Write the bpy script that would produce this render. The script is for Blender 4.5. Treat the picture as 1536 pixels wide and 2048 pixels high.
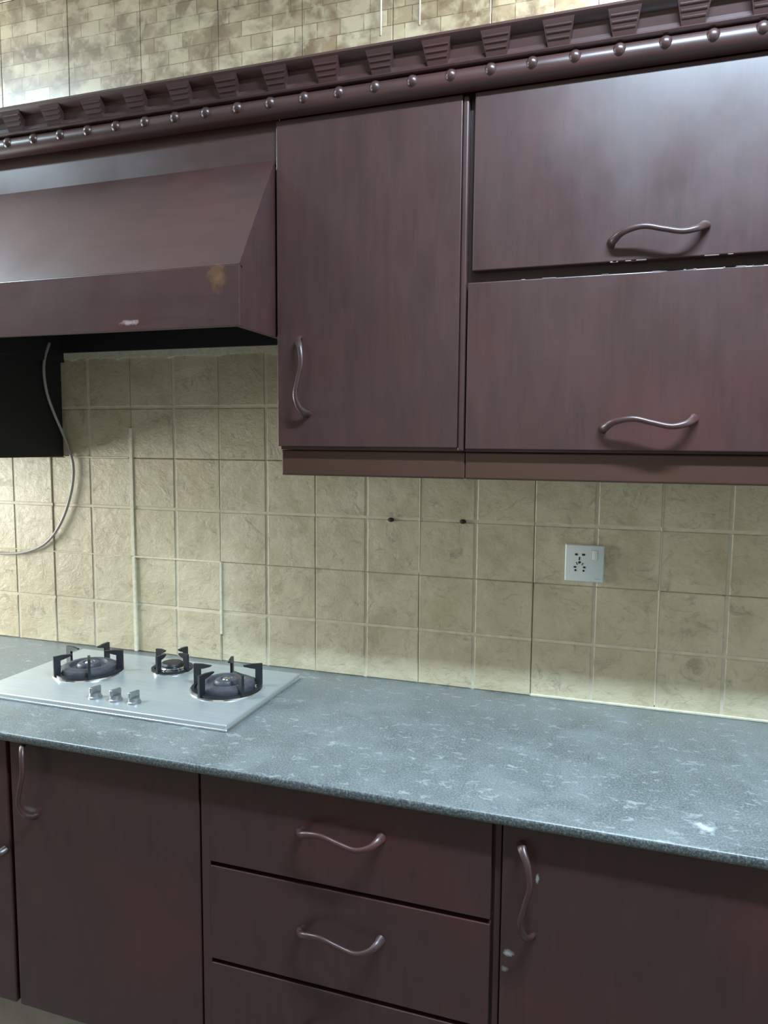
import bpy, bmesh, math, random
from mathutils import Vector, Matrix
R = math.radians
for o in list(bpy.data.objects): bpy.data.objects.remove(o)
S = bpy.context.scene
C = S.collection

# ------------------------------------------------------------------ camera
yaw, pit, roll = 0.3153266816, 0.0944311496, 0.0077924782
fw = Vector((-math.sin(yaw)*math.cos(pit), math.cos(yaw)*math.cos(pit), -math.sin(pit)))
r0 = Vector((math.cos(yaw), math.sin(yaw), 0)); u0 = r0.cross(fw)
rt = math.cos(roll)*r0 + math.sin(roll)*u0; up = rt.cross(fw)
cd = bpy.data.cameras.new('camera'); cam = bpy.data.objects.new('camera', cd); C.objects.link(cam)
cam.matrix_world = Matrix(((rt.x, up.x, -fw.x, 0.80164333), (rt.y, up.y, -fw.y, -1.85176711), (rt.z, up.z, -fw.z, 1.54401229), (0, 0, 0, 1)))
cd.sensor_fit = 'VERTICAL'; cd.sensor_height = 36; cd.sensor_width = 27; cd.lens = 1449.44582/2048*36
cd.clip_start = 0.02
S.camera = cam
# ------------------------------------------------------------------ world, lights, exposure
w = bpy.data.worlds.new('world'); S.world = w; w.use_nodes = True
w.node_tree.nodes['Background'].inputs[0].default_value = (0.75, 0.85, 1, 1)
w.node_tree.nodes['Background'].inputs[1].default_value = 0.06
def area(name, loc, target, sx, sy, power, col):
    l = bpy.data.lights.new(name, 'AREA'); l.shape = 'RECTANGLE'; l.size = sx; l.size_y = sy; l.energy = power; l.color = col
    o = bpy.data.objects.new(name, l); C.objects.link(o); o.location = loc
    o.rotation_euler = (Vector(target)-Vector(loc)).to_track_quat('-Z', 'Y').to_euler()
    return o
area('ceiling_light', (1.15, -1.20, 2.92), (1.15, -1.20, 0), 0.90, 0.09, 112, (0.60, 0.81, 1.0))
area('ceiling_light', (-1.95, -1.08, 2.92), (-1.95, -1.08, 0), 0.80, 0.10, 72, (0.66, 0.87, 1.0))
area('window_or_fill_light', (-2.5, -0.60, 1.40), (0, -0.25, 1.2), 0.7, 0.8, 56, (0.97, 1.0, 0.97))  # left window, grazes the backsplash
area('window_or_fill_light', (0.2, -3.55, 1.75), (0.2, 0, 1.35), 1.9, 1.3, 4.2, (1.0, 0.87, 0.72))  # fill light added behind the camera, stands for no known window
area('upper_wall_fill_light', (1.12, -0.10, 2.86), (1.12, 0.0, 2.55), 0.6, 0.05, 26.0, (1.0, 0.99, 0.93))  # added light to brighten the upper wall at right, no actual tube
S.view_settings.view_transform = 'Standard'; S.view_settings.look = 'None'
S.view_settings.gamma = 1; S.view_settings.use_curve_mapping = False
S.view_settings.exposure = 0.15

# ------------------------------------------------------------------ materials
class N:
    def __init__(s, name):
        s.m = bpy.data.materials.new(name); s.m.use_nodes = True; s.t = s.m.node_tree; s.n = s.t.nodes; s.l = s.t.links
        s.b = s.n['Principled BSDF']
    def new(s, k, **kw):
        n = s.n.new(k)
        for a, v in kw.items():
            if isinstance(v, (int, float, tuple)) and a in n.inputs: n.inputs[a].default_value = v
            else: setattr(n, a, v)
        return n
    def pos(s, scale=(1, 1, 1), rot=(0, 0, 0), loc=(0, 0, 0)):
        g = s.new('ShaderNodeNewGeometry'); mp = s.new('ShaderNodeMapping')
        mp.inputs['Scale'].default_value = scale; mp.inputs['Rotation'].default_value = rot; mp.inputs['Location'].default_value = loc
        s.l.new(g.outputs['Position'], mp.inputs['Vector']); return mp.outputs[0]
    def noise(s, vec, scale, detail=4, rough=0.55, dist=0.0):
        n = s.new('ShaderNodeTexNoise'); n.inputs['Scale'].default_value = scale; n.inputs['Detail'].default_value = detail
        n.inputs['Roughness'].default_value = rough; n.inputs['Distortion'].default_value = dist
        s.l.new(vec, n.inputs['Vector']); return n.outputs['Fac']
    def ramp(s, fac, stops, interp='LINEAR'):
        n = s.new('ShaderNodeValToRGB'); e = n.color_ramp.elements; n.color_ramp.interpolation = interp
        while len(e) < len(stops): e.new(0.5)
        for i, (p, c) in enumerate(stops):
            e[i].position = p; e[i].color = (c, c, c, 1) if isinstance(c, (int, float)) else (*c, 1)
        s.l.new(fac, n.inputs[0]); return n.outputs[0]
    def mix(s, fac, a, b, mode='MIX'):
        n = s.new('ShaderNodeMix'); n.data_type = 'RGBA'; n.blend_type = mode
        for sock, v in ((n.inputs[0], fac), (n.inputs[6], a), (n.inputs[7], b)):
            if isinstance(v, bpy.types.NodeSocket): s.l.new(v, sock)
            elif isinstance(v, (int, float)): sock.default_value = v if sock == n.inputs[0] else (v, v, v, 1)
            else: sock.default_value = (*v, 1)
        return n.outputs[2]
    def math(s, op, a, b=0.0, clamp=False):
        n = s.new('ShaderNodeMath'); n.operation = op; n.use_clamp = clamp
        for i, v in enumerate((a, b)):
            if isinstance(v, bpy.types.NodeSocket): s.l.new(v, n.inputs[i])
            else: n.inputs[i].default_value = v
        return n.outputs[0]
    def spot(s, c, r, soft=0.5, nz=None):      # a worn patch around a fixed place on the thing, 1 inside
        g = s.new('ShaderNodeNewGeometry'); v = s.new('ShaderNodeVectorMath', operation='SUBTRACT'); v.inputs[1].default_value = c
        s.l.new(g.outputs['Position'], v.inputs[0])
        d = s.new('ShaderNodeVectorMath', operation='DIVIDE'); d.inputs[1].default_value = r; s.l.new(v.outputs[0], d.inputs[0])
        ln = s.new('ShaderNodeVectorMath', operation='LENGTH'); s.l.new(d.outputs[0], ln.inputs[0])
        q = ln.outputs['Value']
        if nz is not None: q = s.math('ADD', q, s.math('MULTIPLY', s.math('SUBTRACT', nz, 0.5), 2.6))
        return s.ramp(q, [(1-soft, 1.0), (1.0, 0.0)])
    def set(s, **kw):
        for k, v in kw.items():
            sock = s.b.inputs[k.replace('_', ' ')]
            if isinstance(v, bpy.types.NodeSocket): s.l.new(v, sock)
            elif isinstance(v, tuple): sock.default_value = (*v, 1)
            else: sock.default_value = v
        return s
    def bump(s, h, strength=0.3, dist=0.002):
        n = s.new('ShaderNodeBump'); n.inputs['Strength'].default_value = strength; n.inputs['Distance'].default_value = dist
        s.l.new(h, n.inputs['Height']); s.l.new(n.outputs[0], s.b.inputs['Normal'])

def flat(name, col, rough=0.5, metal=0.0, nz=0.0, nscale=40):
    k = N(name)
    f = k.noise(k.pos(), nscale, 5)
    a = tuple(c*(1-nz) for c in col); b = tuple(min(1, c*(1+nz)) for c in col)
    k.set(Base_Color=k.ramp(f, [(0.3, a), (0.7, b)]), Roughness=rough, Metallic=metal)
    return k.m

def wood(name, horiz=False, dark=1.0, marks=(), warm=None):
    k = N(name)
    st = (6, 6, 1.0) if not horiz else (1.0, 6, 6)
    g1 = k.noise(k.pos(st), 7, 6, 0.6, 0.4)
    st2 = (60, 60, 2.0) if not horiz else (2.0, 60, 60)
    g2 = k.noise(k.pos(st2), 5, 4, 0.6)
    red = k.noise(k.pos(loc=(3.1, 0.4, 1.7)), 2.3, 3, 0.5)
    c1 = k.ramp(g1, [(0.3, (0.037*dark, 0.0165*dark, 0.0150*dark)), (0.7, (0.052*dark, 0.0225*dark, 0.0205*dark))])
    c2 = k.mix(k.ramp(red, [(0.5, 0.0), (0.72, 0.6)]), c1, (0.085*dark, 0.022*dark, 0.020*dark))
    c3 = k.mix(k.ramp(g2, [(0.35, 0.0), (0.75, 0.08)]), c2, (0.10*dark, 0.06*dark, 0.055*dark))
    if warm: c3 = k.mix(0.75, c3, warm)
    nz = k.noise(k.pos(), 45, 5, 0.7)
    for c, r, col, soft in marks:
        c3 = k.mix(k.math('MULTIPLY', k.spot(c, r, soft, nz), 0.8), c3, col)
    sm = k.noise(k.pos((1.6, 1.6, 1.2), (0, 0.5, 0)), 5, 4, 0.55)
    k.set(Base_Color=c3, Roughness=k.ramp(sm, [(0.3, 0.30), (0.7, 0.39)]), Specular_IOR_Level=0.6)
    k.bump(g2, 0.05, 0.0005)
    return k.m

M = {}
M['wood'] = wood('lacquered_wood', marks=[((0.640, -0.616, 0.632), (0.011, 0.1, 0.008), (0.4, 0.4, 0.4), 0.7), ((0.634, -0.616, 0.600), (0.009, 0.1, 0.007), (0.22, 0.22, 0.22), 0.7),
    ((0.688, -0.616, 0.785), (0.0035, 0.012, 0.010), (0.3, 0.3, 0.3), 0.4), ((-0.43, -0.616, 0.72), (0.02, 0.1, 0.006), (0.12, 0.1, 0.1), 0.7)])
M['wood_h'] = wood('lacquered_wood_across', True, marks=[((-0.219, -0.5, 1.800), (0.030, 0.2, 0.008), (0.35, 0.27, 0.26), 0.5), ((-0.005, -0.5, 1.878), (0.022, 0.2, 0.03), (0.16, 0.075, 0.03), 0.9)])
M['wood_dark'] = wood('dark_wood', dark=0.55)
M['wood_rail'] = wood('brown_rail_wood', True, 1.0, warm=(0.055, 0.023, 0.014))
M['shade_board'] = flat('unlit_dark_board', (0.010, 0.008, 0.009), 0.7, nz=0.2)  # shade of the cabinet side and hood interior put into the colour
M['chip'] = flat('bare_edge_chip', (0.22, 0.18, 0.18), 0.7, nz=0.2)

# glazed stone-look wall tile
k = N('wall_tile_stone')
oi = k.new('ShaderNodeObjectInfo')
n1 = k.noise(k.pos(), 9, 6, 0.6, 0.3)
n2 = k.noise(k.pos((1, 1, 1.5), (0, 0.6, 0)), 22, 7, 0.68, 1.2)
base = k.ramp(n1, [(0.3, (0.45, 0.385, 0.245)), (0.5, (0.57, 0.51, 0.35)), (0.72, (0.66, 0.60, 0.43))])
tint = k.mix(k.math('MULTIPLY', oi.outputs['Random'], 0.5), base, (0.50, 0.41, 0.25))
veins = k.ramp(k.noise(k.pos((1, 1, 1), (0, 0.7, 0), (4, 0, 2)), 14, 9, 0.74, 1.2), [(0.30, 0.6), (0.37, 0.25), (0.44, 0.0)])
cl = k.mix(veins, tint, (0.17, 0.15, 0.10))
spots = k.ramp(n2, [(0.54, 0.0), (0.68, 0.42)])
cl = k.mix(spots, cl, (0.29, 0.235, 0.14))
k.set(Base_Color=cl, Roughness=k.ramp(n1, [(0.3, 0.40), (0.7, 0.52)]), Specular_IOR_Level=0.5)
hh = k.math('ADD', k.noise(k.pos((1, 1, 1.3), (0, 0.7, 0)), 24, 8, 0.68, 0.25), k.math('MULTIPLY', veins, -0.5))
k.bump(hh, 0.7, 0.006)
M['tile'] = k.m
M['groove'] = flat('pale_groove', (0.60, 0.55, 0.41), 0.6, nz=0.12)
M['grout'] = flat('white_grout', (0.70, 0.66, 0.50), 0.7, nz=0.12, nscale=90)
M['joint'] = flat('dark_joint', (0.33, 0.29, 0.20), 0.8, nz=0.3, nscale=30)
M['drip'] = flat('cream_paint', (0.85, 0.80, 0.66), 0.5, nz=0.05)

# brick print wall tile above the cabinets
k = N('brick_print_tile')
g = k.new('ShaderNodeNewGeometry'); sx = k.new('ShaderNodeSeparateXYZ'); k.l.new(g.outputs['Position'], sx.inputs[0])
cx = k.new('ShaderNodeCombineXYZ'); k.l.new(sx.outputs['X'], cx.inputs[0]); k.l.new(sx.outputs['Z'], cx.inputs[1])
def bricks(off, bias, c1, c2, mc):
    mp = k.new('ShaderNodeMapping'); mp.inputs['Location'].default_value = off; k.l.new(cx.outputs[0], mp.inputs[0])
    b = k.new('ShaderNodeTexBrick'); b.offset = 0.42; b.squash = 0.7; b.squash_frequency = 3
    b.inputs['Scale'].default_value = 1; b.inputs['Brick Width'].default_value = 0.092; b.inputs['Row Height'].default_value = 0.0395
    b.inputs['Mortar Size'].default_value = 0.0012; b.inputs['Mortar Smooth'].default_value = 0.6; b.inputs['Bias'].default_value = bias
    b.inputs['Color1'].default_value = (*c1, 1); b.inputs['Color2'].default_value = (*c2, 1); b.inputs['Mortar'].default_value = (*mc, 1)
    k.l.new(mp.outputs[0], b.inputs['Vector']); return b
b1 = bricks((0.031, 0.012, 0), -0.1, (0.66, 0.55, 0.36), (0.34, 0.235, 0.12), (0.12, 0.075, 0.03))
smear = k.noise(k.pos((1, 1, 1.3)), 11, 4, 0.55, 0.25)
smear2 = k.noise(k.pos((1, 1, 1), loc=(5, 1, 2)), 26, 4, 0.6, 0.4)
c = k.mix(k.ramp(smear, [(0.42, 0.0), (0.60, 0.8)]), b1.outputs[0], (0.165, 0.10, 0.042))
c = k.mix(k.ramp(smear2, [(0.50, 0.0), (0.64, 0.6)]), c, (0.62, 0.52, 0.34))
b2 = bricks((0.031, 0.012, 0), 0.62, (0.52, 0.58, 0.44), (0, 0, 0), (0, 0, 0))
gf = k.new('ShaderNodeRGBToBW'); k.l.new(b2.outputs[0], gf.inputs[0])
c = k.mix(k.ramp(gf.outputs[0], [(0.40, 0.0), (0.47, 0.8)]), c, (0.52, 0.56, 0.40))
k.set(Base_Color=c, Roughness=0.36, Specular_IOR_Level=0.6, Coat_Weight=1.0, Coat_Roughness=0.27, Coat_IOR=1.7)
M['print'] = k.m

# granite counter, dusty
k = N('dusty_granite')
sp = k.noise(k.pos(), 260, 3, 0.7)
gr = k.ramp(sp, [(0.38, (0.06, 0.068, 0.068)), (0.5, (0.105, 0.118, 0.116)), (0.66, (0.20, 0.215, 0.21))])
du = k.noise(k.pos((1, 1, 1)), 7, 7, 0.65, 0.6)
d2 = k.noise(k.pos((1, 1.6, 1), loc=(2, 1, 0)), 38, 6, 0.65, 0.8)
gr = k.mix(k.ramp(du, [(0.36, 0.05), (0.66, 0.45)]), gr, (0.25, 0.275, 0.27))
gr = k.mix(k.ramp(d2, [(0.57, 0.0), (0.70, 0.6)]), gr, (0.40, 0.43, 0.42))
clean = k.ramp(sp, [(0.38, (0.035, 0.042, 0.043)), (0.5, (0.07, 0.08, 0.08)), (0.66, (0.16, 0.175, 0.17))])
gg = k.new('ShaderNodeNewGeometry'); sg = k.new('ShaderNodeSeparateXYZ'); k.l.new(gg.outputs['True Normal'], sg.inputs[0])
gr = k.mix(k.ramp(sg.outputs['Z'], [(0.55, 0.0), (0.9, 1.0)]), clean, gr)      # dust only lies on the flat top
gr = k.mix(k.math('MULTIPLY', k.spot((0.959, -0.567, 0.9), (0.017, 0.024, 0.03), 0.8, k.noise(k.pos(), 60, 4)), 0.7), gr, (0.6, 0.65, 0.65))
k.set(Base_Color=gr, Roughness=k.ramp(du, [(0.3, 0.26), (0.7, 0.48)]), Specular_IOR_Level=0.55)
k.bump(sp, 0.06, 0.0006)
M['granite'] = k.m

k = N('brushed_steel')
bs = k.noise(k.pos((2, 90, 90)), 6, 4, 0.6)
k.set(Base_Color=k.ramp(bs, [(0.3, (0.42, 0.45, 0.455)), (0.7, (0.52, 0.55, 0.555))]), Metallic=0.55, Roughness=0.36)
M['steel'] = k.m
M['steel_bright'] = flat('bright_steel', (0.75, 0.77, 0.78), 0.18, 1.0, 0.05)
M['cap'] = flat('burner_grey', (0.075, 0.074, 0.088), 0.5, 0.2, 0.2, 60)
M['iron'] = flat('black_enamel', (0.010, 0.011, 0.014), 0.45, 0, 0.2, 60)
M['knob'] = flat('grey_knob', (0.30, 0.31, 0.31), 0.35, 0.7, 0.08)
M['white_plastic'] = flat('white_plastic', (0.72, 0.78, 0.76), 0.35, 0, 0.02)
M['slot'] = flat('dark_slot', (0.012, 0.012, 0.012), 0.7)
M['print_grey'] = flat('grey_print', (0.50, 0.56, 0.55), 0.5)
M['cable'] = flat('grey_cable_sheath', (0.34, 0.32, 0.30), 0.5, 0, 0.05)
M['hole'] = flat('rusty_plug', (0.05, 0.032, 0.018), 0.8, 0, 0.4, 300)
M['paint'] = flat('wall_paint', (0.50, 0.45, 0.38), 0.7, 0, 0.03, 5)
M['paint_dark'] = flat('brown_wall_paint', (0.18, 0.15, 0.125), 0.7, 0, 0.03, 5)
M['ceiling'] = flat('ceiling_paint', (0.80, 0.80, 0.78), 0.8, 0, 0.02, 5)
M['floor'] = flat('floor_marble', (0.13, 0.115, 0.095), 0.4, 0, 0.15, 6)
M['plinth'] = flat('plinth_marble', (0.30, 0.27, 0.235), 0.5, 0, 0.18, 12)

# ------------------------------------------------------------------ mesh helpers
def obj(name, bm, mats, parent=None, loc=(0, 0, 0), rot=(0, 0, 0), smooth=False):
    me = bpy.data.meshes.new(name); bmesh.ops.recalc_face_normals(bm, faces=bm.faces); bm.to_mesh(me); bm.free()
    for m in (mats if isinstance(mats, (list, tuple)) else [mats]): me.materials.append(M[m] if isinstance(m, str) else m)
    if smooth:
        for p in me.polygons: p.use_smooth = True
        if smooth is not True: me.set_sharp_from_angle(angle=R(smooth))
    o = bpy.data.objects.new(name, me); C.objects.link(o); o.location = loc; o.rotation_euler = rot
    if parent: o.parent = parent
    return o
def dup(o, parent, loc=None, name=None):
    c = o.copy(); C.objects.link(c); c.parent = parent
    if loc is not None: c.location = loc
    return c
def tag(o, label=None, cat=None, group=None, kind=None):
    if label: o['label'] = label
    if cat: o['category'] = cat
    if group: o['group'] = group
    if kind: o['kind'] = kind
    return o
def thing(name, label, cat, loc=(0, 0, 0), group=None):
    o = bpy.data.objects.new(name, None); C.objects.link(o); o.location = loc; o.empty_display_size = 0.05
    return tag(o, label, cat, group)
def box(bm, x0, x1, y0, y1, z0, z1, bev=0.0, seg=2, mi=0):
    v = [bm.verts.new(p) for p in ((x0, y0, z0), (x1, y0, z0), (x1, y1, z0), (x0, y1, z0), (x0, y0, z1), (x1, y0, z1), (x1, y1, z1), (x0, y1, z1))]
    f = [bm.faces.new([v[i] for i in q]) for q in ((0, 3, 2, 1), (4, 5, 6, 7), (0, 1, 5, 4), (1, 2, 6, 5), (2, 3, 7, 6), (3, 0, 4, 7))]
    for q in f: q.material_index = mi
    if bev > 0:
        es = set(e for q in f for e in q.edges)
        bmesh.ops.bevel(bm, geom=list(es), offset=bev, segments=seg, affect='EDGES', profile=0.5, material=-1)
def bx(*a, **k):
    bm = bmesh.new(); box(bm, *a, **k); return bm
def prism_x(bm, prof, x0, x1, mi=0):      # closed (y,z) profile swept along x
    a = [bm.verts.new((x0, y, z)) for y, z in prof]; b = [bm.verts.new((x1, y, z)) for y, z in prof]
    n = len(prof)
    fs = [bm.faces.new(a), bm.faces.new(b[::-1])] + [bm.faces.new((a[i], b[i], b[(i+1) % n], a[(i+1) % n])) for i in range(n)]
    for f in fs: f.material_index = mi
def lathe(bm, prof, c=(0, 0, 0), n=40, mi=0):
    rings = []
    for r, z in prof:
        if r < 1e-6: rings.append([bm.verts.new((c[0], c[1], c[2]+z))])
        else: rings.append([bm.verts.new((c[0]+r*math.cos(2*math.pi*i/n), c[1]+r*math.sin(2*math.pi*i/n), c[2]+z)) for i in range(n)])
    for a, b in zip(rings, rings[1:]):
        for i in range(n):
            j = (i+1) % n
            if len(a) == 1 and len(b) == 1: continue
            if len(a) == 1: f = bm.faces.new((a[0], b[i], b[j]))
            elif len(b) == 1: f = bm.faces.new((a[i], a[j], b[0]))
            else: f = bm.faces.new((a[i], a[j], b[j], b[i]))
            f.material_index = mi
def catmull(pts, k=8):
    P = [Vector(p) for p in pts]; P = [2*P[0]-P[1]]+P+[2*P[-1]-P[-2]]; out = []
    for i in range(1, len(P)-2):
        for j in range(k):
            t = j/k; a, b, c_, d = P[i-1:i+3]
            out.append(0.5*((2*b)+(c_-a)*t+(2*a-5*b+4*c_-d)*t*t+(-a+3*b-3*c_+d)*t**3))
    return out+[P[-2]]
def sweep(bm, pts, rad, n=12, up=Vector((0, 1, 0)), mi=0):   # rad(t) -> (half width across, half thickness along up)
    rings = []; m = len(pts)
    for i, p in enumerate(pts):
        t = (pts[min(i+1, m-1)]-pts[max(i-1, 0)]).normalized(); s = t.cross(up).normalized(); u = s.cross(t).normalized()
        ra, rb = rad(i/(m-1))
        rings.append([bm.verts.new(p+s*(ra*math.cos(2*math.pi*k/n))+u*(rb*math.sin(2*math.pi*k/n))) for k in range(n)])
    for a, b in zip(rings, rings[1:]):
        for k in range(n): bm.faces.new((a[k], a[(k+1) % n], b[(k+1) % n], b[k])).material_index = mi
    bm.faces.new(rings[0]); bm.faces.new(rings[-1][::-1])

# ------------------------------------------------------------------ room
ZC = 2.96
def struct(name, bm, m):
    return tag(obj(name, bm, m), kind='structure')
wall = struct('wall_back', bx(-2.9, 2.5, 0, 0.12, -0.0, ZC), 'joint')
struct('wall_left', bx(-3.0, -2.9, -3.9, 0.12, 0, ZC), 'paint')
struct('wall_right', bx(2.5, 2.6, -3.9, 0.12, 0, ZC), 'paint')
struct('wall_front', bx(-3.0, 2.6, -4.0, -3.9, 0, ZC), 'paint_dark')
struct('floor', bx(-3.0, 2.6, -4.0, 0.12, -0.1, 0), 'floor')
struct('ceiling', bx(-3.0, 2.6, -4.0, 0.12, ZC, ZC+0.1), 'ceiling')
# backsplash tiles: 30 cm tiles pressed into four squares
random.seed(7)
def tile_bm(w, h, gw=0.0035, e=0.0022, cross=True):
    bm = bmesh.new()
    def quad(a, b, c_, d, mi): 
        f = bm.faces.new([bm.verts.new(p) for p in (a, b, c_, d)]); f.material_index = mi
    yf, yg = -0.0085, -0.0068
    box(bm, -w/2, w/2, yg, 0.0, 0, h, mi=1)
    xs = ((-w/2, -gw), (gw, w/2)) if cross else ((-w/2, w/2),)
    zs = ((0, h/2-gw), (h/2+gw, h)) if cross else ((0, h),)
    for x0, x1 in xs:
        for z0, z1 in zs:
            o_ = [(x0, yg-1e-5, z0), (x1, yg-1e-5, z0), (x1, yg-1e-5, z1), (x0, yg-1e-5, z1)]
            i_ = [(x0+e, yf, z0+e), (x1-e, yf, z0+e), (x1-e, yf, z1-e), (x0+e, yf, z1-e)]
            vo = [bm.verts.new(p) for p in o_]; vi = [bm.verts.new(p) for p in i_]
            bm.faces.new(vi)
            for q in range(4): bm.faces.new((vo[q], vo[(q+1) % 4], vi[(q+1) % 4], vi[q]))
    return bm
tm = None
TZ = (0.9005, 1.195, 1.495)
tilts = {(-3, 0): (0.0, 0.3), (-4, 0): (0.0, 0.3), (-2, 0): (0.1, 1.3), (-1, 0): (0, -0.3), (-4, 1): (0, 0.5), (-3, 1): (0, 0.6), (-2, 1): (0, -0.3), (-2, 2): (0, -0.3)}
for r_, z in enumerate(TZ):
    for c_ in range(-5, 6):
        if r_ == 2 and not (-4 <= c_ <= 0): continue
        w_ = 0.2985; h_ = 0.2935 if r_ == 0 else 0.2985
        if r_ == 2 and c_ == -3: pass
        x0 = c_*0.3
        if r_ == 0: key = 'a'
        tx, tz = tilts.get((c_, r_), (random.uniform(-0.25, 0.25), random.uniform(-0.2, 0.35)))
        if tm is None:
            tm = {0: obj('tile', tile_bm(w_, 0.2935), ['tile', 'groove'], wall, (0, 0, 0))}
            t = tm[0]
        elif r_ == 0: t = dup(tm[0], wall)
        elif 1 not in tm: t = obj('tile', tile_bm(w_, 0.2985), ['tile', 'groove'], wall); tm[1] = t
        else: t = dup(tm[1], wall)
        t.location = (x0+0.15, -0.0005-abs(math.sin(R(tz)))*0.0, z); t.rotation_euler = (R(tx), 0, R(-tz))
# proud white grout in the joints near the hob
def gb(x0, x1, z0, z1, y=-0.0125): return bx(x0, x1, y, 0.0, z0, z1, bev=0.0012, seg=1)
obj('grout_line', gb(-0.6055, -0.5945, 0.9, 1.195), 'grout', wall); obj('grout_line', gb(-0.6065, -0.5945, 1.1965, 1.585), 'grout', wall)
obj('grout_line', gb(-0.3045, -0.2960, 0.98, 1.195), 'grout', wall); obj('grout_line', gb(-0.6, -0.3, 1.1925, 1.1975, -0.013), 'grout', wall)
obj('grout_line', gb(-0.845, -0.61, 1.4935, 1.4975, -0.011), 'grout', wall); obj('grout_line', gb(-1.5, -0.608, 1.193, 1.1965, -0.010), 'grout', wall)
obj('grout_line', gb(0.6, 1.5, 0.9, 0.906, -0.013), 'groove', wall)
obj('grout_line', gb(0.2985, 0.3015, 1.2, 1.49, -0.0095), 'grout', wall); obj('grout_line', gb(0.8978, 0.9024, 0.91, 1.49, -0.0088), 'groove', wall)
# rough plaster lip over the top tile row under the hood
bm = bmesh.new(); random.seed(3); n = 60
top = [(-0.852+i*(0.90/n), 1.811) for i in range(n+1)]; bot = [(x, 1.7935-random.uniform(0, 0.0025)-0.006*max(0, math.sin(i*0.55))**6) for i, (x, z) in enumerate(top)]
loop = top+bot[::-1]; f = bm.faces.new([bm.verts.new((x, -0.014, z)) for x, z in loop])
ex = bmesh.ops.extrude_face_region(bm, geom=[f]); bmesh.ops.translate(bm, verts=[v for v in ex['geom'] if isinstance(v, bmesh.types.BMVert)], vec=(0, 0.012, 0))
obj('plaster_lip', bm, 'grout', wall)
# two plugged screw holes
for x, z in ((0.220, 1.3400), (0.416, 1.3430)):
    bm = bmesh.new(); lathe(bm, [(0.0, 0.006), (0.0035, 0.0055), (0.0062, 0.003), (0.0072, 0.0)], n=14)
    h = obj('screw_hole', bm, 'hole', wall, (x, -0.0085, z), (R(90), 0, 0), smooth=True); h.scale = (1.25, 0.85, 1)
# upper wall tiles with a brick print
um = None
for j, (z, hh_) in enumerate(((2.26, 0.598), (2.86, 0.098))):
    um = None
    for i in range(-7, 7):
        x = -0.037+0.25*i
        if um is None: t = um = obj('tile', bx(-0.1242, 0.1242, -0.007, 0, 0, hh_, bev=0.001, seg=1), 'print', wall)
        else: t = dup(um, wall)
        t.location = (x+0.125, 0, z); t.rotation_euler = (0, 0, R(random.uniform(-0.15, 0.15)))
for x, z0, w_ in ((0.1815, 2.570, 0.0022), (0.2835, 2.579, 0.0018)):
    bm = bmesh.new(); pts = [Vector((x+0.0006*math.sin(i), -0.0085, z0+0.004+i*0.05)) for i in range(8)]
    sweep(bm, pts, lambda t: (w_*(1.15 if t < 0.1 else 1), 0.0018), 8)
    obj('paint_drip', bm, 'drip', wall, smooth=True)
# plinth under the base cabinets
trim = struct('trim_1', bx(-2.0, 2.3, -0.594, 0, 0, 0.233), 'plinth')

# ------------------------------------------------------------------ wave handle (swept, flattened ends)
def handle_mesh():
    bm = bmesh.new()
    pts = catmull([(-0.086, 0.002, -0.012), (-0.080, -0.014, -0.008), (-0.062, -0.027, 0.003), (-0.028, -0.033, 0.0085), (0.006, -0.034, 0.001),
                   (0.040, -0.033, -0.006), (0.066, -0.026, -0.001), (0.079, -0.014, 0.007), (0.084, 0.002, 0.012)], 6)
    def rad(t):
        e = abs(2*t-1)**2.2
        return (0.0052+0.0058*e*(1.0 if t > 0.03 and t < 0.97 else 0.75), 0.0045+0.0012*e)
    sweep(bm, pts, rad, 14, Vector((0, -1, 0.0001)))
    return bm
HM = None
def handle(parent, x, y, z, vertical=False, mat='wood', label=None):
    global HM
    if HM is None:
        o = obj('handle', handle_mesh(), mat, parent, smooth=60); HM = o
    else: o = dup(HM, parent)
    o.location = (x, y, z); o.rotation_euler = (0, R(90) if vertical else 0, 0)
    return o

# ------------------------------------------------------------------ wall cabinets
FY, DY = -0.326, -0.344     # frame face, door face
XL, XD = 0.053, 0.484
# carcass of one unit: sides, back, top, bottom rail
def carcass(name_t, x0, x1, z0, z1, left_stile, right_stile, mats='wood_h'):
    bm = bmesh.new()
    box(bm, x0, x1, FY, 0.0, z0, z1)
    return obj('carcass', bm, 'wood', name_t)
cabA = thing('wall_cabinet', 'tall dark maroon wall cabinet with one door and upright wavy handle, right of the hood', 'cabinet', (0.27, 0, 1.47))
def rel(o, par): o.location = Vector(o.location)-Vector(par.location); return o
def P(par, name, bm, mat, **k): return rel(obj(name, bm, mat, par, **k), par)
YB = -0.010
P(cabA, 'carcass', bx(XL, XD, FY, YB, 1.528, 2.262), 'wood')
P(cabA, 'bottom_rail', bx(XL, XD, FY, YB, 1.469, 1.5275, bev=0.004, seg=3), 'wood_rail')
P(cabA, 'stile', bx(0.4705, XD, DY+0.002, FY+0.001, 1.5285, 2.2455, bev=0.004, seg=3), 'wood')
dA = P(cabA, 'door', bx(0.0535, 0.4702, DY, FY, 1.536, 2.2465, bev=0.001), 'wood')
hA = handle(dA, 0.118, DY, 1.690, True)
cabB = thing('wall_cabinet', 'wide dark maroon wall cabinet with two stacked lift-up flap doors at right', 'cabinet', (1.0, 0, 1.47))
P(cabB, 'carcass', bx(XD+0.0005, 1.62, FY, YB, 1.528, 2.262), 'wood_dark')
P(cabB, 'bottom_rail', bx(XD+0.0005, 1.62, FY, YB, 1.469, 1.5275, bev=0.004, seg=3), 'wood_rail')
d1 = P(cabB, 'door', bx(0.4965, 1.60, DY-0.002, FY, 1.897, 2.2465, bev=0.002), 'wood'); d1['label'] = 'upper flap door with glare and chipped lower edge'
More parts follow.
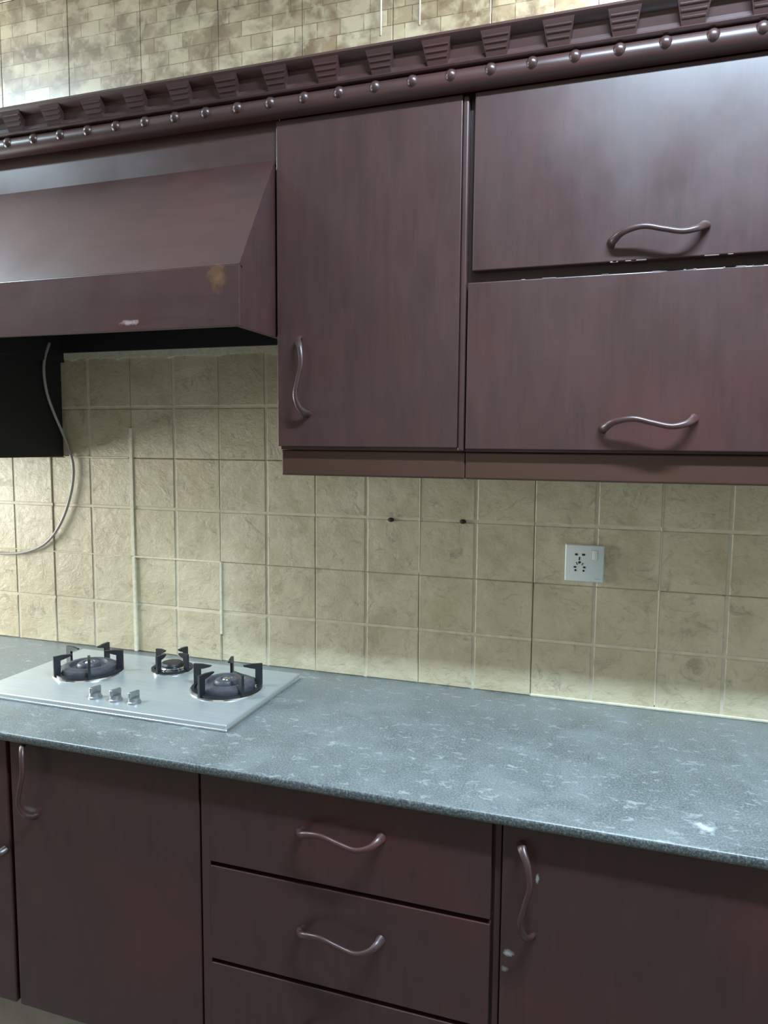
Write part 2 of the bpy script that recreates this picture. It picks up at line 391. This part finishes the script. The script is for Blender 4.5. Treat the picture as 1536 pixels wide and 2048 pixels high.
d2 = P(cabB, 'door', bx(0.4880, 1.60, DY, FY, 1.533, 1.8745, bev=0.002), 'wood'); d2['label'] = 'lower flap door with pale chipped top edge'
handle(d1, 0.852, DY-0.002, 1.942); handle(d2, 0.848, DY, 1.586)
# chipped paint along the flap edges
random.seed(11)
def chips(par, x0, x1, z, n, name):
    bm = bmesh.new()
    for i in range(n):
        x = random.uniform(x0, x1); l = random.uniform(0.006, 0.03); h = random.uniform(0.0006, 0.0016)
        box(bm, x, x+l, DY-0.0005-(0.002 if z > 1.88 else 0), DY+0.004, z-h, z+0.0002)
    o = obj(name, bm, 'chip', par); o['kind'] = 'stuff'
chips(d2, 0.86, 1.1, 1.8748, 12, 'chipped_edge'); chips(d2, 0.49, 0.86, 1.8748, 5, 'chipped_edge'); chips(d1, 0.74, 1.05, 1.8975, 7, 'chipped_edge')

cabC = thing('wall_cabinet', 'dark wall cabinet at left edge, unlit side panel facing the backsplash under the hood', 'cabinet', (-1.15, 0, 1.495))
P(cabC, 'carcass', bx(-1.45, -0.868, FY, YB, 1.497, 2.262), 'wood_dark')
P(cabC, 'side_panel', bx(-0.8675, -0.850, FY, YB, 1.495, 2.262, bev=0.001, seg=1), 'shade_board')
P(cabC, 'door', bx(-1.448, -0.858, DY, FY, 1.52, 2.2465, bev=0.0025), 'wood')

# ------------------------------------------------------------------ hood
hood = thing('range_hood', 'dark maroon wooden hood canopy with sloped front and vertical lip above the hob', 'range hood', (-0.4, 0, 1.783))
HX0, HX1 = -0.848, 0.046
P(hood, 'top_panel', bx(HX0, 0.0530, FY-0.010, FY, 2.158, 2.262, bev=0.001), 'wood_h')
bm = bmesh.new(); prism_x(bm, [(-0.336, 2.168), (-0.500, 1.907), (-0.488, 1.900), (-0.326, 2.158)], HX0, HX1)
P(hood, 'sloped_panel', bm, 'wood_h')
P(hood, 'lip_panel', bx(HX0, HX1, -0.501, -0.487, 1.783, 1.9065, bev=0.0015), 'wood_h')
bm = bmesh.new(); prism_x(bm, [(-0.487, 1.783), (-0.487, 1.905), (-0.334, 2.150), (-0.3, 2.15), (-0.012, 2.15), (-0.012, 1.783)], HX1-0.014, HX1-0.0005)
P(hood, 'side_panel', bm, 'wood')
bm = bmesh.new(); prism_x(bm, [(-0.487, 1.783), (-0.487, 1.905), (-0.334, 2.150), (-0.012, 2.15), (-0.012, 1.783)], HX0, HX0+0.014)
P(hood, 'side_panel', bm, 'shade_board')
P(hood, 'inner_board', bx(HX0+0.0145, HX1-0.0145, -0.022, -0.012, 1.812, 2.15), 'shade_board')
P(hood, 'inner_board', bx(HX0+0.0145, HX1-0.0145, -0.33, -0.022, 2.14, 2.155), 'shade_board')
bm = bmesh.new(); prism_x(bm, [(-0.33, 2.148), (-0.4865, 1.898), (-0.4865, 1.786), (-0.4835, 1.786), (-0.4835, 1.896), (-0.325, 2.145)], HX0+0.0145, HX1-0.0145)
P(hood, 'inner_board', bm, 'shade_board')

# ------------------------------------------------------------------ cornice
cor = thing('cornice', 'carved dark cornice moulding with beads and grooved blocks along the cabinet tops', 'cornice', (0, 0, 2.25))
CX0, CX1 = -1.5, 1.65
bm = bmesh.new()
prism_x(bm, [(-0.322, 2.263), (-0.322, 2.352), (-0.383, 2.352), (-0.386, 2.346), (-0.380, 2.339), (-0.364, 2.333), (-0.358, 2.312), (-0.361, 2.303), (-0.374, 2.294), (-0.372, 2.291), (-0.358, 2.288), (-0.35, 2.263)], CX0, CX1)
P(cor, 'crown_board', bm, 'wood_h', smooth=30)
bm = bmesh.new()
prof = [(-0.352-0.022*math.sin(R(a)), 2.2690+0.0215*math.cos(R(a))) for a in range(0, 181, 15)]
prof = prof+[(-0.3265, 2.2475), (-0.3265, 2.2625), (-0.345, 2.2625)]
prof = [(-0.3445+0, 2.2905)] + prof[1:13] + [(-0.3475, 2.2475), (-0.3475, 2.2627), (-0.3445, 2.2628)]
prism_x(bm, prof, CX0, CX1); P(cor, 'round_moulding', bm, 'wood_h', smooth=40)
bm = bmesh.new(); lathe(bm, [(0, 0.0105), (0.005, 0.0095), (0.0095, 0.0065), (0.0125, 0.002), (0.0130, -0.004), (0.0155, -0.006), (0.016, -0.010)], n=20)
bead0 = None
for i in range(-18, 21):
    x = 0.053+0.0797*i
    if bead0 is None: bead0 = o = obj('bead', bm, 'wood_h', cor, smooth=True)
    else: o = dup(bead0, cor)
    o.location = (x, -0.3695, 2.274-2.25); o.rotation_euler = (R(78), 0, 0)
bm = bmesh.new()   # inverted trapezoid block with three reeds
def corbel(bm):
    wt, wb = 0.030, 0.020; z0, z1 = 2.300, 2.3440
    for a, b, yf in ((0, 1, 0.0),):
        v = []
        for (hw, z, y) in ((wb, z0, -0.364), (wt, z1, -0.3835)):
            v.append([bm.verts.new(p) for p in ((-hw, y, z), (hw, y, z), (hw, -0.352, z), (-hw, -0.352, z))])
        bm.faces.new(v[0]); bm.faces.new(v[1][::-1])
        for q in range(4): bm.faces.new((v[0][q], v[0][(q+1) % 4], v[1][(q+1) % 4], v[1][q]))
    for t in (0.28, 0.50, 0.72):
        hw = wb+(wt-wb)*t-0.003; z = z0+(z1-z0)*t; y = -0.364-0.0195*t
        pts = [Vector((-hw, y, z)), Vector((0, y, z)), Vector((hw, y, z))]
        sweep(bm, pts, lambda t: (0.0022, 0.0022), 8, Vector((0, 0, 1)))
corbel(bm); c0 = None
for i in range(-18, 9):
    x = 0.659+0.1185*i
    if x > CX1-0.03 or x < CX0+0.03: continue
    if c0 is None: c0 = o = obj('corbel', bm, 'wood_h', cor, smooth=40)
    else: o = dup(c0, cor)
    o.location = (x, 0, -2.25)

# ------------------------------------------------------------------ base cabinets and counter
BF, BD = -0.600, -0.617
ZT, ZB = 0.8785, 0.235
def base(label, x0, x1):
    t = thing('base_cabinet', label, 'cabinet', ((x0+x1)/2, 0, ZB))
    P(t, 'carcass', bx(x0, x1, BF, YB, ZB, ZT), 'wood_dark')
    return t
bA = base('dark base cabinet with a single wide door under the hob', -0.488, 0.0085)
bB = base('dark base cabinet with stacked wide drawers right of the hob, below counter', 0.009, 0.6235)
bC = base('dark base cabinet with one door and upright handle at right, under the counter', 0.624, 1.55)
bZ = base('sliver of dark base cabinet at the far left edge, its handle tip just showing', -1.2, -0.4895)
dr = P(bA, 'door', bx(-0.482, 0.0045, BD, BF, 0.237, 0.8735, bev=0.002), 'wood')
handle(dr, -0.425, BD, 0.790, True)
P(bB, 'stile', bx(0.0100, 0.0298, BD+0.0005, BF, 0.237, 0.8735, bev=0.0005), 'wood')
for z0, z1, hz in ((0.6885, 0.8735, 0.797), (0.4765, 0.6785, 0.592), (0.2375, 0.4665, 0.38)):
    d = P(bB, 'drawer', bx(0.0300, 0.6065, BD, BF, z0, z1, bev=0.0012), 'wood')
    handle(d, 0.317, BD, hz)
P(bB, 'stile', bx(0.6115, 0.6230, BD+0.008, BF, 0.237, 0.8735, bev=0.001), 'wood')
dc = P(bC, 'door', bx(0.6260, 1.54, BD, BF, 0.237, 0.8735, bev=0.002), 'wood')
handle(dc, 0.670, BD, 0.757, True)
d = P(bZ, 'drawer', bx(-1.19, -0.4945, BD, BF, 0.2375, 0.8735, bev=0.002), 'wood')
handle(d, -0.59, BD, 0.60)
ct = obj('countertop', bx(-2.0, 1.75, -0.638, -0.0005, 0.8795, 0.9, bev=0.0065, seg=4), 'granite', smooth=30)
tag(ct, 'long dusty grey granite countertop with thin polished front edge', 'countertop')

# ------------------------------------------------------------------ hob
HL, HR, HF, HB = -0.733, -0.013, -0.475, -0.085
hob = thing('gas_hob', 'stainless steel three-burner gas hob set on the counter beneath the hood', 'hob', ((HL+HR)/2, (HF+HB)/2, 0.9))
P(hob, 'steel_plate', bx(HL, HR, HF, HB, 0.9002, 0.9160, bev=0.004, seg=3), 'steel', smooth=40)
P(hob, 'rim', bx(HL-0.002, HR+0.002, HF-0.003, HB+0.002, 0.9002, 0.9060, bev=0.001, seg=1), 'steel_bright')
ZH = 0.9160
def burner(x, y, big, rot):
    s = 1.0 if big else 0.60
    bm = bmesh.new(); lathe(bm, [(0.0, 0.0), (0.093*s, 0.0), (0.092*s, 0.0035), (0.085*s, 0.0045), (0.080*s, 0.002), (0.0, 0.002)], n=48)
    cup = P(hob, 'burner', bm, 'steel_bright', loc=(x, y, ZH), smooth=50)
    bm = bmesh.new()
    if big:
        lathe(bm, [(0.071, 0.002), (0.073, 0.010), (0.071, 0.018), (0.062, 0.0225), (0.052, 0.0235), (0.049, 0.0225), (0.046, 0.014), (0.036, 0.013), (0.036, 0.013), (0.028, 0.013)], n=48)
        obj('flame_ring', bm, 'cap', cup, smooth=40)
        bm = bmesh.new(); lathe(bm, [(0.030, 0.010), (0.031, 0.020), (0.027, 0.026), (0.016, 0.0275), (0.015, 0.025), (0.0, 0.025)], n=32)
        obj('burner_cap', bm, 'cap', cup, smooth=40)
        bm = bmesh.new(); lathe(bm, [(0.0, 0.0285), (0.008, 0.028), (0.010, 0.025), (0.010, 0.024)], n=24)
        obj('cap_button', bm, 'steel_bright', cup, smooth=True)
    else:
        lathe(bm, [(0.036, 0.002), (0.037, 0.010), (0.034, 0.013), (0.0, 0.013)], n=36); obj('flame_ring', bm, 'steel_bright', cup, smooth=40)
        bm = bmesh.new(); lathe(bm, [(0.030, 0.013), (0.031, 0.018), (0.027, 0.0225), (0.0, 0.024)], n=36); obj('burner_cap', bm, 'iron', cup, smooth=40)
    # pan support: ring with L-shaped prongs
    rr = 0.084 if big else 0.052
    bm = bmesh.new(); lathe(bm, [(rr-0.004, 0.004), (rr+0.004, 0.004), (rr+0.004, 0.009), (rr-0.004, 0.009), (rr-0.004, 0.004)], n=48)
    ps = P(hob, 'pan_support', bm, 'iron', loc=(x, y, ZH), smooth=40)
    n = 5 if big else 4; ht = 0.058 if big else 0.052; reach = 0.040 if big else 0.026; first = None
    bm = bmesh.new(); wd = 0.018 if big else 0.014
    pr = [(-wd*0.55, 0.004), (-wd*0.55, ht-0.013), (-wd*1.3, ht-0.0095), (-reach, ht-0.004), (-reach-0.001, ht-0.001), (-reach*0.4, ht+0.001), (wd*0.45, ht), (wd*0.45, 0.004)]
    a = [bm.verts.new((px_, -0.0034, pz)) for px_, pz in pr]; b_ = [bm.verts.new((px_, 0.0034, pz)) for px_, pz in pr]
    bm.faces.new(a); bm.faces.new(b_[::-1])
    for q in range(len(pr)): bm.faces.new((a[q], b_[q], b_[(q+1) % len(pr)], a[(q+1) % len(pr)]))
    for q in range(n):
        an = R(rot+q*360/n)
        if first is None: first = o = obj('prong', bm, 'iron', ps)
        else: o = dup(first, ps)
        o.location = (rr*math.cos(an), rr*math.sin(an), 0); o.rotation_euler = (0, 0, an)
burner(-0.563, -0.262, True, 23)
burner(-0.137, -0.262, True, 38)
burner(-0.357, -0.175, False, 80)
for x, y in ((-0.407, -0.425), (-0.348, -0.4245), (-0.295, -0.424)):
    bm = bmesh.new(); lathe(bm, [(0.0, 0), (0.017, 0), (0.017, 0.004), (0.0145, 0.006), (0.0135, 0.014), (0.0, 0.0145)], n=28)
    kn = P(hob, 'knob', bm, 'knob', loc=(x, y, ZH), smooth=40)
    bm = bmesh.new(); box(bm, -0.0045, 0.0045, -0.0155, 0.0155, 0.013, 0.029, bev=0.003, seg=3)
    obj('knob_grip', bm, 'knob', kn, (0, 0, 0), (0, 0, R(-14)), smooth=40)

# ------------------------------------------------------------------ socket
so = thing('wall_socket', 'square white five-pin wall socket with small switch on the beige backsplash', 'socket', (0.7235, -0.0088, 1.253))
P0 = lambda n_, bm, m, **k: obj(n_, bm, m, so, **k)
P0('face_plate', bx(-0.0455, 0.0455, -0.0085, 0, -0.0455, 0.0455, bev=0.003, seg=3), 'white_plastic', smooth=40)
P0('frame_rim', bx(-0.0465, 0.0465, -0.004, 0.0, -0.0465, 0.0465, bev=0.002, seg=2), 'white_plastic', smooth=40)
def slot(x, z, w_, h_, rot=0, rnd=False):
    if rnd:
        bm = bmesh.new(); lathe(bm, [(0, 0.0007), (w_/2, 0.0007), (w_/2, 0)], n=14)
        P0('pin_hole', bm, 'slot', loc=(x, -0.0084, z), rot=(R(90), 0, 0))
    else: P0('pin_hole', bx(-w_/2, w_/2, -0.0007, 0, -h_/2, h_/2), 'slot', loc=(x, -0.0084, z), rot=(0, R(rot), 0))
slot(-0.0192, 0.0215, 0.0066, 0.0050, 0); slot(-0.0020, 0.0215, 0.0070, 0.0050, 0)
slot(-0.0115, 0.0115, 0.0030, 0.0085, 6); slot(-0.0112, 0.0020, 0.0062, 0, 0, True)
slot(-0.0175, -0.0010, 0.0018, 0.0075, -28); slot(-0.0040, -0.0020, 0.0018, 0.0065, 32)
slot(-0.0215, -0.0100, 0.0062, 0.0042); slot(0.0008, -0.0100, 0.0062, 0.0042)
slot(-0.0203, -0.0180, 0.0052, 0, 0, True); slot(-0.0008, -0.0185, 0.0052, 0, 0, True)
P0('switch_rocker', bx(0.0185, 0.0315, -0.0105, -0.0080, 0.0090, 0.0330, bev=0.0015, seg=2), 'white_plastic', smooth=40)
P0('switch_surround', bx(0.0175, 0.0325, -0.0088, -0.0083, 0.0080, 0.0340), 'print_grey')
P0('printed_mark', bx(0.026, 0.039, -0.0088, -0.0084, -0.0385, -0.0365), 'print_grey')

# ------------------------------------------------------------------ cable
pts = catmull([(-0.830, -0.075, 1.835), (-0.836, -0.090, 1.785), (-0.838, -0.092, 1.738), (-0.838, -0.081, 1.68), (-0.838, -0.055, 1.622), (-0.836, -0.030, 1.574), (-0.826, -0.020, 1.531),
               (-0.808, -0.018, 1.470), (-0.817, -0.018, 1.393), (-0.856, -0.018, 1.298), (-0.917, -0.018, 1.226), (-0.998, -0.018, 1.190), (-1.10, -0.018, 1.178), (-1.25, -0.018, 1.185)], 8)
bm = bmesh.new(); sweep(bm, pts, lambda t: (0.0042, 0.0042), 10, Vector((0.3, -1, 0.1)))
tag(obj('power_cable', bm, 'cable', smooth=True), 'thin grey power cable looping down the backsplash from under the hood at left', 'cable')
